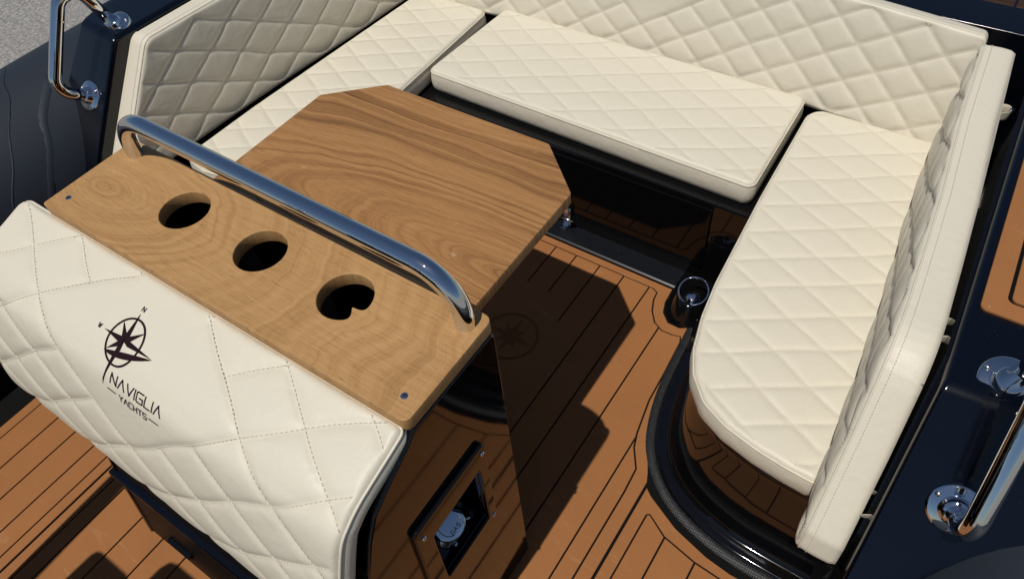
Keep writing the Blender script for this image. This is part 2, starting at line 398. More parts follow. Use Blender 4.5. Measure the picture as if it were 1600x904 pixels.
# ------------------------------------------------------------------ deck with foam planks
deck = prism('deck', [(mir(.20), -1.6), (.20, -1.6), (.20, 2.4), (mir(.20), 2.4)], -.05, -.0045, 'caulk'); deck['kind'] = 'structure'
G = .0021
def plank(poly, m='eva', parent=deck, z=0.0):
    return prism('plank', poly, z - .006, z, m, parent, .0009)
def shrink_x(x0, x1): return x0 + G, x1 - G
OUT = [(-.868, 1.330), (-.481, 1.330), (-.478, 1.277), (-.466, 1.240), (-.438, 1.213), (-.403, 1.212), (-.376, 1.228), (-.350, 1.139), (-.343, 1.0), (-.330, .905), (-.305, .832), (-.276, .777), (-.2655, .752), (-.2655, -1.5)]
INN = [(-.868, 1.306), (-.530, 1.306), (-.514, 1.298), (-.510, 1.268), (-.495, 1.230), (-.470, 1.196), (-.440, 1.181), (-.410, 1.182), (-.386, 1.188), (-.378, 1.170), (-.370, 1.055), (-.366, .959), (-.348, .858), (-.336, .819), (-.304, .769), (-.300, .70), (-.300, -1.5)]
def clip_half(poly, ax, val, keep_gt):
    out = []
    for k in range(len(poly)):
        p, q = poly[k], poly[(k + 1) % len(poly)]; dp = (p[ax] - val) * (1 if keep_gt else -1); dq = (q[ax] - val) * (1 if keep_gt else -1)
        if dp >= 0: out.append(p)
        if (dp >= 0) != (dq >= 0): t = dp / (dp - dq); out.append((p[0] + (q[0] - p[0]) * t, p[1] + (q[1] - p[1]) * t))
    return out
def inset_line(L, d):
    P = np.array(L, float); e = np.diff(P, axis=0); e /= np.linalg.norm(e, axis=1)[:, None]; n = np.stack([e[:, 1], -e[:, 0]], 1)
    nn = np.vstack([n[:1], n[:-1] + n[1:], n[-1:]]); nn /= np.linalg.norm(nn, axis=1)[:, None]; return [tuple(p) for p in P + nn * d]
INN_in = inset_line(INN, G); INN_out = inset_line(INN, -G)
def both(poly):
    plank(poly); plank([(mir(x), y) for x, y in poly])
both(OUT + INN_out[::-1])                                        # border strip that follows the lockers
field = INN_in + [(-.868, -1.5)]
slots = [(mir(-.7105), 1.06), (mir(-.7935), 1.14), (-.868, 1.14), (-.7935, 1.14), (-.7105, 1.06)]
top = 1.306 - G; board = [(-.628 - G, -1.5), (-.628 - G, top)]
for x, y in slots[::-1]: board += [(x + G, top), (x + G, y), (x - G, y), (x - G, top)]
plank(board + [(mir(-.628) + G, top), (mir(-.628) + G, -1.5)])
cuts = [-.628, -.543, -.452, -.345, -.28]
for k in range(len(cuts) - 1):
    both(clip_half(clip_half(field, 0, cuts[k] + G, True), 0, cuts[k + 1] - G, False))
# side panels outboard of the wide black joint
SO = [(-.2585, -1.5), (-.2585, .738), (-.24, .724), (-.156, .683), (-.069, .660), (-.009, .653), (.115, .655), (.115, -1.5)]
SI = [(-.228, -1.5), (-.228, .678), (-.222, .683), (-.17, .653), (-.086, .636), (-.022, .632), (.083, .634), (.083, -1.5)]
SIo = inset_line(SI, -G); SIi = inset_line(SI, G)
both(SO + SIo[::-1])
c2 = [-.228, -.168, -.085, -.002, .083]
for k in range(4):
    both(clip_half(clip_half(SIi, 0, c2[k] + (G if k else 0), True), 0, c2[k + 1] - (G if k < 3 else 0), False))
# compass inlay cut into the deck foam under the table
inl = []
def tri_star(cx, cy, R, r, n, a0):
    F = []
    for k in range(n):
        a = a0 + 2 * math.pi * k / n; F.append([(cx + R * math.cos(a), cy + R * math.sin(a)), (cx + r * math.cos(a + math.pi / n), cy + r * math.sin(a + math.pi / n)), (cx, cy), (cx + r * math.cos(a - math.pi / n), cy + r * math.sin(a - math.pi / n))])
    return F
V = []; F = []
for zi, st_ in ((.0010, tri_star(-.80, .945, .066, .017, 4, math.pi / 2)), (.0006, tri_star(-.80, .945, .045, .017, 4, math.pi / 4))):
    for q in st_: F.append(tuple(range(len(V), len(V) + 4))); V += [(x, y, zi) for x, y in q]
ra, rb = ngon(-.80, .945, .082, 64), ngon(-.80, .945, .075, 64)
for k in range(64):
    F.append(tuple(range(len(V), len(V) + 4))); V += [(*ra[k], .0014), (*ra[(k + 1) % 64], .0014), (*rb[(k + 1) % 64], .0014), (*rb[k], .0014)]
link('compass_inlay', mesh('compass_inlay', V, F), 'inlay', deck)

# ------------------------------------------------------------------ lockers under the seats
base = empty('seat_locker', 'glossy black moulded U-shaped seat lockers under the cream cushions', 'locker', (0, 0, 0))
WALL = [(-.310, 1.4665), (-.298, 1.26), (-.286, 1.10), (-.274, 1.0), (-.252, .915), (-.226, .862), (-.180, .815), (-.13, .788), (-.07, .771), (.0, .762), (.17, .760)]
def spline2(pts, n=6):
    P = np.array(pts, float); q = np.vstack([2 * P[0] - P[1], P, 2 * P[-1] - P[-2]]); out = []
    for i in range(1, len(q) - 2):
        for t in np.arange(n) / n:
            a, b, c, d = q[i - 1:i + 3]; out.append(.5 * (2 * b + (c - a) * t + (2 * a - 5 * b + 4 * c - d) * t * t + (3 * b - a - 3 * c + d) * t ** 3))
    out.append(P[-1]); return np.array(out)
def wall_sweep(name, path, prof, m, flip, parent):
    P = spline2(path); e = np.gradient(P, axis=0); e /= np.linalg.norm(e, axis=1)[:, None]; n = np.stack([e[:, 1], -e[:, 0]], 1)
    V = []; F = []; k = len(prof)
    for p, nn in zip(P, n):
        for off, z in prof:
            x, y = p + nn * off; V.append((mir(x) if flip else x, y, z))
    for i in range(len(P) - 1):
        for j in range(k - 1): F.append((i * k + j, (i + 1) * k + j, (i + 1) * k + j + 1, i * k + j + 1))
    return link(name, fix(mesh(name, V, F)), m, parent, True)
arc = [(.024 + .020 * (1 - math.sin(a)), .009 + .020 * (1 - math.cos(a))) for a in np.linspace(0, math.pi / 2, 8)]
prof_wall = [(.066, -.004), (.0655, .001), (.063, .005), (.058, .0068), (.050, .0078)] + arc + [(.0236, .032), (.0228, .040), (.0135, .15), (.0035, .265), (.002, .285), (.003, .289), (.007, .295), (.009, .301), (.006, .307), (0, .310), (-.03, .3105)]
for fl in (0, 1):
    wall_sweep('locker_wall', WALL, prof_wall, 'black', fl, base)
    wall_sweep('nonskid_strip', WALL[1:], [(.088, -.004), (.087, .0015), (.056, .0022), (.055, -.004)], 'nonskid', fl, base)
for fl in (0, 1):
    T = [tuple(p) for p in spline2(WALL)] + [(.17, 2.0), (-.310, 2.0)]
    prism('locker_top', [((mir(x) if fl else x), y) for x, y in T], .29, .3115, 'black', base)
bevel_obj(box('locker_front', (mir(-.29), 1.402, -.01), (-.29, 1.95, .3112), 'black', base), .007)
bevel_obj(box('locker_door', (mir(-.43), 1.3955, .060), (-.425, 1.404, .292), 'door', base), .004)
hs = link('sill', mesh('sill', [(x, y, z) for x in (mir(-.47), -.47) for y, z in ((1.332, -.004), (1.333, .006), (1.338, .009), (1.406, .011))], [(k, k + 4, k + 5, k + 1) for k in range(3)]), gloss('sill_gelcoat', (.006, .007, .010), .30, .9, 0), base)
for fl in (0, 1):   # rounded black landing beside the fitting
    q = [(-.476, 1.335), (-.474, 1.28), (-.460, 1.245), (-.436, 1.222), (-.405, 1.220), (-.37, 1.238), (-.35, 1.15), (-.27, 1.15), (-.29, 1.47), (-.476, 1.47)]
    prism('corner_landing', [((mir(x) if fl else x), y) for x, y in q], -.004, .0125, 'black', base, .003)

# hinge on the sill below the table corner
hg = empty('hinge', 'small chrome hinge standing on the black sill below the table corner', 'hinge')
box('hinge_plate', (-.893, 1.371, .012), (-.873, 1.3965, .018), 'chrome', hg, .001)
box('hinge_leaf', (-.894, 1.3885, .014), (-.872, 1.3945, .105), 'chrome', hg, .0015)
sweep('hinge_barrel', [(-.866, 1.385, .03), (-.866, 1.385, .10)], .0055, 'chrome', hg, 12)
for z in (.035, .062, .092):
    lathe('screw', [(0, .004), (.004, .0035), (.0065, .001), (.0065, 0)], 'chrome', hg, 12, frame_at((-.884, 1.3885, z), (0, -1, .2)))
sweep('hinge_pin', [(-.900, 1.383, .05), (-.852, 1.383, .05)], .004, 'steel', hg, 10)

# pop up fitting in the corner
ft = empty('deck_fitting', 'black domed deck fitting with chrome ring and shiny cap in the corner of the lockers', 'fitting')
fc = Vector((-.405, 1.285, .0))
lathe('fitting_base', [(.0, .066), (.026, .064), (.036, .058), (.043, .045), (.049, .02), (.056, .008), (.058, -.002)], 'black', ft, 40, Matrix.Translation(fc) @ Matrix.Diagonal((1.05, 1.15, 1, 1)))
ring = [fc + Vector((.041 * math.cos(a), .038 * math.sin(a) + .01, .076 + .016 * math.sin(a))) for a in np.linspace(0, 2 * math.pi, 49)[:-1]]
sweep('fitting_ring', ring, .0038, 'chrome', ft, 10, True)
lathe('fitting_cap', [(0, .014), (.010, .0132), (.018, .010), (.023, .004), (.024, -.01)], 'chrome', ft, 28, frame_at(fc + Vector((.008, -.006, .062)), (.25, -.3, 1)))

# ------------------------------------------------------------------ hull sides
def xin0(y): return float(np.interp(y, [.3, .8, 1.85, 2.6], [.156, .148, .104, .088]))
RAILS = []
for sd_, sg in (('right', 0), ('left', 1)):
    f = (lambda p: p) if not sg else (lambda p: (mir(p[0]) - .012, p[1], p[2]))
    xin = (lambda y: xin0(y)) if not sg else (lambda y: xin0(y) + .026)
    g = empty('gunwale', 'navy gelcoat gunwale with a brown foam step pad beside the cushion seen from behind' if not sg else 'navy gelcoat gunwale ending in a sloped shoulder between grey tube and shaded backrest', 'gunwale')
    hullobj('gunwale_shell', [f(p) for p in [(xin(2.6), 2.6, .708), (xin(.815), .815, .708), (.34, .83, .708), (.375, .93, .706), (.375, 2.6, .706), (xin(.42), .42, .215), (.43, .42, .215), (.47, .9, .3), (.47, 2.6, .3), (xin(2.6), 2.6, .05), (xin(.42), .42, .02), (.43, .42, .02), (.47, 2.6, .02)]], 'navy', g, .014, 4)
    box('inner_liner', (f((.118, 0, 0))[0] if not sg else f((.30, 0, 0))[0], .50, -.02), (f((.30, 0, 0))[0] if not sg else f((.118, 0, 0))[0], .86, .28), 'black', g)
    lin = [(xin(.66) - .005, .665, .0), (xin(.66) - .005, .665, .43), (xin(.87) - .005, .880, .694), (xin(1.95) - .005, 1.98, .694), (xin(1.95) - .005, 1.98, 0)]
    V = [f(p) for p in lin] + [f((p[0] + .05, p[1], p[2])) for p in lin]
    link('liner_wall', fix(mesh('liner_wall', V, [(0, 1, 2, 3, 4), (9, 8, 7, 6, 5)] + [(k, (k + 1) % 5, (k + 1) % 5 + 5, k + 5) for k in range(5)])), 'black', g)
    # foam step pad: frame and raised centre
    o0 = [(.160, .985), (.335, .985), (.335, 2.3), (.118, 2.3)]; i0 = [(.193, 1.018), (.30, 1.018), (.30, 2.27), (.156, 2.27)]
    ro, ri = round2d(o0, .012), round2d(i0, .012)
    fr = curve_plate('step_pad_frame', [ro, ri], .006, 'eva', g, .001, Matrix.Translation((0, 0, .7105)))
    if sg: bpy.data.objects.remove(fr)
    ct = None if sg else prism('step_pad', round2d([(.199, 1.024), (.294, 1.024), (.294, 2.26), (.163, 2.26)], .010), .704, .7135, 'eva', g, .001)
    bs = None if sg else prism('step_pad_joint', [(.165, .99), (.33, .99), (.33, 2.29), (.125, 2.29)], .704, .7093, 'caulk', g)
    if not sg:
        lathe('deck_cap', [(0, .012), (.012, .011), (.02, .007), (.024, 0)], 'chrome', g, 28, Matrix.Translation((.222, 1.268, .7135)))
    # grab rail
    n1, n2 = Vector((.33, -.62, .71)).normalized(), Vector((.22, -.74, .63)).normalized()
    A, B = Vector((.226, .862, .708)), Vector((.241, .705, .573))
    path = fillet([A, (.238, .800, .880), (.255, .635, .625), B], [.042, .05], 12)
    rl = empty('grab_rail', 'bent chrome grab rail on the navy gunwale beside the brown step pad' if not sg else 'bent chrome grab rail on the navy shoulder against the asphalt and grey tube', 'grab rail', group=None)
    sweep('rail_tube', [f(tuple(p)) for p in path], .0165, 'chrome', rl, 22)
    nF, nN = (Vector((.05, -.36, .93)), Vector((.05, -.77, .63)))
    for c_, nn in ((A, nF), (B, nN)):
        c2_ = Vector(f(tuple(c_))); fm = frame_at(c2_, nn, .6)
        fl_ = lathe('flange', [(0, .020), (.019, .020), (.0205, .018), (.0215, .008), (.024, .0052), (.0255, .0048), (.037, .0040), (.040, .0028), (.041, .001), (.041, -.012)], 'chrome', rl, 36, fm)
        for k in range(3):
            a = 2 * math.pi * k / 3; lathe('screw', [(0, .0075), (.003, .007), (.0048, .005), (.0048, .002)], 'steel', fl_, 12, fm @ Matrix.Translation((.033 * math.cos(a), .033 * math.sin(a), 0)))
    # inflatable tube
    tb = empty('inflatable_tube', 'dark grey rubber inflatable tube lying beside the asphalt, with a raised seam' if sg else 'dark grey rubber inflatable tube just below the chrome rail by the seatback end', 'tube')
    V = []; F = []; ns, ny = 48, 120; cx = .485
    for i in range(ny + 1):
        y = -2 + 6.5 * i / ny
        for k in range(ns):
            a = 2 * math.pi * k / ns; rr = .275 + .0007 * math.sin(y * 9 + 2 * math.sin(a * 2)) * max(0, math.sin(a)) + .0003 * math.sin(y * 13 + a * 2)
            V.append(f((cx + rr * math.cos(a), y, .33 + rr * math.sin(a))))
    for i in range(ny):
        for k in range(ns): F.append((i * ns + k, i * ns + (k + 1) % ns, (i + 1) * ns + (k + 1) % ns, (i + 1) * ns + k))
    link('tube_skin', fix(mesh('tube_skin', V, F)), 'tube', tb, True)
    def ridge(name, pts, rad, lift):
        an = np.linspace(pts[0][0], pts[-1][0], 24); P_ = []
        for d_ in an:
            y = float(np.interp(d_, [p[0] for p in pts], [p[1] for p in pts])); c_ = math.radians(180 - d_); P_.append(f((cx + (.275 + lift) * math.cos(c_), y + .004 * math.sin(d_ / 5), .33 + (.275 + lift) * math.sin(c_))))
        return sweep(name, P_, rad, 'tube', tb, 10)
    ridge('fabric_fold', [(-20, .36), (9, .433), (23, .491), (38, .542), (50, .583), (62, .639), (74, .695)], .030, -.0278)
    ridge('fabric_seam', [(-20, .23), (29, .394), (57, .508), (75, .574), (110, .66)], .0030, -.0018)
    hw = box('hull_wall', (f((.20, 0, 0))[0], -1.6, -.06) if sg == 0 else (f((.26, 0, 0))[0], -1.6, -.06), (f((.26, 0, 0))[0], .6, .17) if sg == 0 else (f((.20, 0, 0))[0], .6, .17), 'black')
    tag(hw, 'black inner hull wall at the deck edge behind the cream bolster with the emblem' if sg else 'black inner hull wall at the deck edge under the sloped end of the quilted side backrest', 'hull wall')

# aft deck behind the centre backrest
aft = empty('aft_coaming', 'navy gelcoat coaming behind the top of the long quilted backrest', 'coaming')
bevel_obj(box('coaming_shell', (mir(.10), 1.99, .05), (.10, 2.115, .622), 'navy', aft), .003)
ad = box('aft_deck', (mir(.075), 2.115, .40), (.075, 3.3, .565), 'navy'); ad['kind'] = 'structure'
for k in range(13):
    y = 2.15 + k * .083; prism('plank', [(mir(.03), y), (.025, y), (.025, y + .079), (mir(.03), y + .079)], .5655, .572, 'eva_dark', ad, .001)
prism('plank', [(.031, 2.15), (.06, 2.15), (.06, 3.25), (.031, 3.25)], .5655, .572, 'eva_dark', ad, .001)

# ================================================================== CUSHIONS
ZS = .384
LA, LB = np.array((.0875, .050)), np.array((.0875, -.050))
def rot(v, d): c, s_ = math.cos(math.radians(d)), math.sin(math.radians(d)); return np.array((c * v[0] - s_ * v[1], s_ * v[0] + c * v[1]))
def flat(u, v, w): return (u, v, ZS + w)
def seat(label, outline, a, b, o, er=.013):
    t = empty('seat_cushion', label, 'cushion')
    q = Quilt(outline, flat, a, b, o, A=.0046, delta=.0055, dome=.0012, er=er, margin=.02, T=.070)
    q.build('cushion_body', t); q.piping(t); q.stitches(t); return t
seat('long cream diamond-quilted seat cushion on the front of the black lockers, between two side cushions', round2d([(-1.42, 1.450), (-.345, 1.434), (-.357, 1.848), (-1.402, 1.862)], .024), LA, LB, (-1.096, 1.579))
seat('cream diamond-quilted side seat cushion with a rounded end beside the brown sunlit deck', round2d([(-.331, 1.815), (-.3165, 1.415), (-.297, 1.10), (-.284, 1.0), (-.262, .908), (-.236, .850), (-.188, .797), (-.13, .770), (-.06, .754), (.0, .747), (.062, .744), (.066, 1.0), (.0, 1.815)], [.045, .1, .1, .1, .08, .06, .06, .08, .08, .05, .012, .1, .012]), rot(LA, 2.7), rot(LB, 2.7), (-.142, 1.582))
seat('cream diamond-quilted side seat cushion behind the wooden table, under the shaded backrest', round2d([(-1.453, 1.822), (-1.745, 1.822), (-1.788, 1.05), (-1.793, .78), (-1.70, .762), (-1.58, .785), (-1.49, .845), (-1.445, .93), (-1.425, 1.2)], [.026, .02, .05, .02, .03, .03, .04, .05, .1]), rot(LA, 4), rot(LB, 4), (-1.603, 1.557))

xf = interp([.55, .75, .96, 1.09, 1.25, 1.5, 1.82], [.078, .074, .065, .057, .046, .022, .002])
sideout = round2d([(1.80, .352), (1.80, .692), (.865, .692), (.632, .415), (.615, .352)], [.012, .02, .14, .03, .02])
def straps(parent, f, pts):
    for y, z in pts:
        x = float(xf(y)) + .062
        P_ = [Vector(f(x - .004, y - .03, z + .015)), Vector(f(x + .020, y - .018, z + .008)), Vector(f(x + .025, y + .004, z + .004)), Vector(f(x + .018, y + .026, z)), Vector(f(x - .004, y + .035, z - .01))]
        V = []; F = []
        for k, p in enumerate(P_):
            V += [p + Vector((0, -.002, .013)), p + Vector((0, .002, -.013))]
            if k: F.append((2 * k - 2, 2 * k, 2 * k + 1, 2 * k - 1))
        st = link('strap', mesh('strap', V, F), 'strap', parent, True)
        sm = st.modifiers.new('sol', 'SOLIDIFY'); sm.thickness = .002; sb = st.modifiers.new('sub', 'SUBSURF'); sb.levels = sb.render_levels = 2
        lathe('snap', [(0, .006), (.004, .0055), (.0065, .003), (.0065, -.004)], 'chrome', st, 14, frame_at(Vector(f(x + .0245, y + .004, z + .010)), (1, 0, 0)))
t = empty('side_backrest', 'cream quilted side backrest beside the brown step pad, its smooth edge facing up', 'backrest')
q = Quilt(sideout, lambda u, v, w: (float(xf(u)) - w, u, v), (.088, .050), (.088, -.050), (1.02, .60), A=.0080, delta=.0075, dome=.0015, er=.008, margin=.010, T=.062, bulge=.002, wobble=.0025, crown=.010)
q.build('backrest_body', t); q.piping(t, .0022); q.stitches(t)
def border_stitch(q, parent, depth=.012):
    """row of stitches on the border just behind the face seam"""
    V = []; F = []; L = np.array(q.loop); cum = np.r_[0, np.cumsum(np.linalg.norm(np.roll(L, -1, 0) - L, axis=1))]
    for tt in np.arange(0, cum[-1], .006):
        k = min(np.searchsorted(cum, tt, 'right') - 1, len(L) - 1); p = L[k] + (L[(k + 1) % len(L)] - L[k]) * ((tt - cum[k]) / max(cum[k + 1] - cum[k], 1e-9)); o = q.out[k]; d = np.array((-o[1], o[0])); b0 = len(V)
        wb = q.A - q.er - depth
        for x, y, z in ((-1, -1, 0), (1, -1, 0), (1, 1, 0), (-1, 1, 0), (-.6, 0, 1), (.6, 0, 1)):
            pp = p + d * x * .0018 + o * (.0011 + .0009 * z + q.bulge * .6); V.append(q.M(pp[0], pp[1], wb + y * .0007))
        F += [(b0, b0 + 1, b0 + 5, b0 + 4), (b0 + 2, b0 + 3, b0 + 4, b0 + 5), (b0 + 1, b0 + 2, b0 + 5), (b0 + 3, b0, b0 + 4)]
    tag(link('border_stitching', mesh('border_stitching', V, F), 'stitch', parent), kind='stuff')
border_stitch(q, t)
straps(t, lambda x, y, z: (x, y, z), [(1.60, .655), (.965, .650), (.705, .462)])
LX = -1.772
t = empty('side_backrest', 'cream quilted side backrest in shade next to the dark blue shoulder and grey tube', 'backrest')
lout = round2d([(1.80, .372), (1.80, .692), (.865, .692), (.632, .415), (.620, .365)], [.012, .02, .045, .03, .02])
q = Quilt(lout, lambda u, v, w: (LX - float(xf(u)) - .065 * (v - .39) + w, u, v), (.091, .0505), (.091, -.0505), (1.018, .577), A=.0042, delta=.0055, dome=.0005, er=.008, margin=.012, T=.082, bulge=.002, wobble=.002)
q.build('backrest_body', t); q.piping(t, .0022); q.stitches(t); border_stitch(q, t)
t = empty('centre_backrest', 'long cream quilted backrest leaning behind the front seat cushion, with a plain patch', 'backrest')
LEAN = math.radians(15)
def cm(u, v, w):   # u along x, v up the slope
    y0 = 1.872 - .085 * (u - XC) ** 2; return (u, y0 + v * math.sin(LEAN) - w * math.cos(LEAN), .36 + v * math.cos(LEAN) + w * math.sin(LEAN))
q = Quilt(round2d([(mir(.0), 0), (.0, 0), (.0, .305), (mir(.0), .305)], .015), cm, (.072, .046), (.066, -.054), (-.487, .162), A=.0058, delta=.0065, dome=.0014, er=.008, margin=.012, T=.06, bulge=.002, zone=(-4, -1, -5, -2), wobble=.0010)
q.build('backrest_body', t); q.piping(t, .0022); q.stitches(t, ()); border_stitch(q, t)

# ================================================================== LEANING POST WITH COUNTER
lp = empty('leaning_post', 'black leaning post with wooden cup-holder counter, chrome rail and cream front bolster', 'leaning post')
CX0, CX1, CY0, CY1, CZ = -1.246, -.424, .272, .469, .88
loops = [round2d([(CX0, CY0), (CX1, CY0), (CX1, CY1), (CX0, CY1)], [.006, .012, .014, .014])]
for k, hx in enumerate((-1.005, -.820, -.637)):
    c = ngon(hx, .390, .0435, 56)
    if k == 2:
        c = [((hx + .0435 * math.cos(a) * (1 - .42 * math.exp(-((a + .42) / .20) ** 2)), .390 + .0435 * math.sin(a) * (1 - .42 * math.exp(-((a + .42) / .20) ** 2)))) for a in np.linspace(-math.pi, math.pi, 97)[:-1]]
    loops.append(c)
ctr = curve_plate('counter', loops, .026, 'counter', lp, .0015, Matrix.Translation((0, 0, CZ - .013)))
for x, y in ((-1.216, .305), (-.452, .303)):
    sc = lathe('screw', [(0, .0008), (.003, .0012), (.0052, .0012), (.0058, 0), (.0058, -.002)], 'chrome', ctr, 20, Matrix.Translation((x, y, CZ)))
    for a in (.3, .3 + math.pi / 2):
        b_ = box('screw_slot', (-.0034, -.0006, 0), (.0034, .0006, .0016), 'dark', ctr); b_.data.transform(Matrix.Translation((x, y, CZ)) @ Matrix.Rotation(a, 4, 'Z'))
pr = fillet([(-1.209, .443, .76), (-1.205, .443, .977), (-.453, .440, .972), (-.451, .440, .76)], [.095, .072], 18)
pr = [p for p in pr]
sweep('handrail', pr, .0155, 'chrome', lp, 26)
# black body: side plates, back, front
side = [(.462, .0), (.464, .853), (.278, .853), (.262, .836), (.215, .808), (.175, .780), (.150, .735), (.125, .67), (.112, .60), (.104, .50), (.075, .40), (.04, .25), (-.004, 0)]
niche = round2d([(.236, .399), (.361, .404), (.366, .590), (.240, .580)], .006)
sideR = round2d(side, [.0, .01, .004, .01, .03, .03, .03, .03, .03, .03, .03, .03, 0], 4)
fy = Matrix(((0, 0, 1, 0), (1, 0, 0, 0), (0, 1, 0, 0), (0, 0, 0, 1)))
curve_plate('side_panel', [sideR, niche], .012, 'black', lp, .003, Matrix.Translation((-.428, 0, 0)) @ fy)
curve_plate('side_panel', [sideR], .012, 'black', lp, .003, Matrix.Translation((-1.236, 0, 0)) @ fy)
box('back_panel', (-1.23, .448, 0), (-.434, .460, .853), 'black', lp)
fr = side[7:]; V = [(x, y + .004, z) for y, z in fr for x in (-1.231, -.433)]
link('front_panel', mesh('front_panel', V, [(2 * k, 2 * k + 1, 2 * k + 3, 2 * k + 2) for k in range(len(fr) - 1)]), 'satin', lp)
box('inner_shelf', (-1.23, .13, .62), (-.56, .447, .63), 'dark', lp)
lt = box('latch', (-1.13, .0, .060), (-1.05, .018, .078), 'black', lp, .004)
box('front_ledge', (-1.248, .030, .232), (-.424, .12, .258), 'navy', lp, .006)
# fuel filler niche
nf = curve_plate('filler_frame', [round2d([(.196, .378), (.382, .384), (.389, .650), (.208, .645)], .010), niche], .010, 'black', lp, .003, Matrix.Translation((-.418, 0, 0)) @ fy)
for y, z in ((.222, .612), (.378, .628), (.373, .393)):
    lathe('screw', [(0, .003), (.003, .0028), (.0045, .001), (.0045, 0)], 'chrome', nf, 14, frame_at((-.4128, y, z), (1, 0, 0)))
fl = [(-.425, .215, .381), (-.425, .385, .381), (-.60, .385, .512), (-.60, .215, .512)]
V = fl + [(-.434, .215, .66), (-.434, .385, .66)]
link('filler_recess', mesh('filler_recess', V, [(0, 1, 2, 3), (0, 3, 4), (1, 5, 2), (3, 2, 5, 4)]), 'navy', nf)
nrm = Vector((.6, 0, .8)).normalized(); cc = Vector((-.470, .308, .4148)) + nrm * .001
fm = Matrix.Translation(cc) @ Matrix((Vector((0, 1, 0)), nrm.cross(Vector((0, 1, 0))), nrm)).transposed().to_4x4()
cap = lathe('fuel_cap', [(0, .010), (.030, .010), (.034, .0085), (.036, .006), (.043, .005), (.046, .001), (.046, -.004)], 'chrome', nf, 44, fm)
for a in (1.0, 2.6, 4.2, 5.6):
    lathe('screw', [(0, .009), (.003, .0085), (.0055, .006), (.0055, .003)], 'steel', cap, 14, fm @ Matrix.Translation((.0405 * math.cos(a), .0405 * math.sin(a), 0)))
def strokes(name, lines, w, place, m, parent, lift=0):
    """flat ribbons along 2D polylines; place(x,y) gives the 3D point"""
    V = []; F = []
    for L in lines:
        for (x0, y0), (x1, y1) in zip(L[:-1], L[1:]):
            d = math.hypot(x1 - x0, y1 - y0); n = max(1, int(d / .006)); ux, uy = (x1 - x0) / d, (y1 - y0) / d; ex = w * .45
            x0e, y0e, x1e, y1e = x0 - ux * ex, y0 - uy * ex, x1 + ux * ex, y1 + uy * ex; b0 = len(V)
            for k in range(n + 1):
                px, py = x0e + (x1e - x0e) * k / n, y0e + (y1e - y0e) * k / n
                V += [place(px - uy * w / 2, py + ux * w / 2), place(px + uy * w / 2, py - ux * w / 2)]
                if k: F.append((b0 + 2 * k - 2, b0 + 2 * k, b0 + 2 * k + 1, b0 + 2 * k - 1))
    return link(name, mesh(name, V, F), m, parent)
GL = {'N': [[(0, 0), (0, 1), (.8, 0), (.8, 1)]], 'A': [[(0, 0), (.42, 1), (.84, 0)]], 'V': [[(0, 1), (.42, 0), (.84, 1)]], 'I': [[(0, 0), (0, 1)]],
      'G': [[(.8, 1), (.12, 1), (0, .88), (0, .12), (.12, 0), (.8, 0), (.8, .5), (.4, .5)]], 'L': [[(0, 1), (0, 0), (.7, 0)]], 'Y': [[(0, 1), (.4, .5), (.8, 1)], [(.4, .5), (.4, 0)]],
      'C': [[(.75, 1), (.12, 1), (0, .88), (0, .12), (.12, 0), (.75, 0)]], 'H': [[(0, 0), (0, 1)], [(.75, 0), (.75, 1)], [(0, .5), (.75, .5)]], 'T': [[(0, 1), (.8, 1)], [(.4, 1), (.4, 0)]],
      'S': [[(.78, 1), (.1, 1), (0, .9), (0, .6), (.1, .5), (.68, .5), (.78, .4), (.78, .1), (.68, 0), (0, 0)]], 'W': [[(0, 1), (.25, 0), (.5, .8), (.75, 0), (1, 1)]], 'a': [[(0, 0), (.42, 1), (.84, 0)], [(.2, .38), (.64, .38)]]}
def text(s_, x0, y0, h, gap=.28, sx=1.0):
    out = []; x = x0
    for ch in s_:
        wd = max(p[0] for L in GL[ch] for p in L)
        for L in GL[ch]: out.append([(x + p[0] * h * sx, y0 + p[1] * h) for p in L])
        x += (wd * sx + gap) * h
    return out, x - gap * h
def cap_place(x, y): return tuple(fm @ Vector((x, y, .0104)))
tl, _ = text('GaS', -.012, -.020, .0075, .35)
strokes('cap_lettering', tl, .0011, cap_place, 'dark', cap)
strokes('cap_groove', [[(.024 * math.cos(a), .024 * math.sin(a)) for a in np.linspace(2.2, 4.2, 14)]], .0012, cap_place, 'dark', cap)
for g_ in ([(-.018, .016), (-.010, .016), (-.010, .022)], [(.012, .020), (.020, .012)]): strokes('cap_groove', [g_], .0012, cap_place, 'dark', cap)

# bolster
PROF = np.array([(.272, .860), (.25, .8525), (.22, .843), (.19, .834), (.163, .824), (.139, .809), (.118, .788), (.094, .735), (.072, .675), (.056, .615), (.049, .555), (.055, .515), (.08, .495)])
PC = spline2(PROF, 14); PS = np.r_[0, np.cumsum(np.hypot(*np.diff(PC, axis=0).T))]; PT = np.gradient(PC, axis=0); PT /= np.linalg.norm(PT, axis=1)[:, None]; PN = np.stack([PT[:, 1], -PT[:, 0]], 1)
def bolst(u, v, w):
    p = np.array((np.interp(v, PS, PC[:, 0]), np.interp(v, PS, PC[:, 1]))); n = np.array((np.interp(v, PS, PN[:, 0]), np.interp(v, PS, PN[:, 1]))); n = n / np.linalg.norm(n)
    p = p + n * w; return (u, p[0], p[1])
q = Quilt(round2d([(-1.322, .0), (-.432, .0), (-.432, PS[-1] - .01), (-1.322, PS[-1] - .01)], [.02, .012, .03, .03]), bolst, (.083, -.0565), (.083, .0585), (-1.137, .120), A=.0052, delta=.0060, dome=.0012, er=.012, margin=.012, T=.038, bulge=.004, zone=(0, 3, 0, 3), wobble=.002)
bo = q.build('bolster', lp, bottom=False); q.piping(bo, .0022); q.stitches(bo, (), .0075, .0048, .0016, .0013)
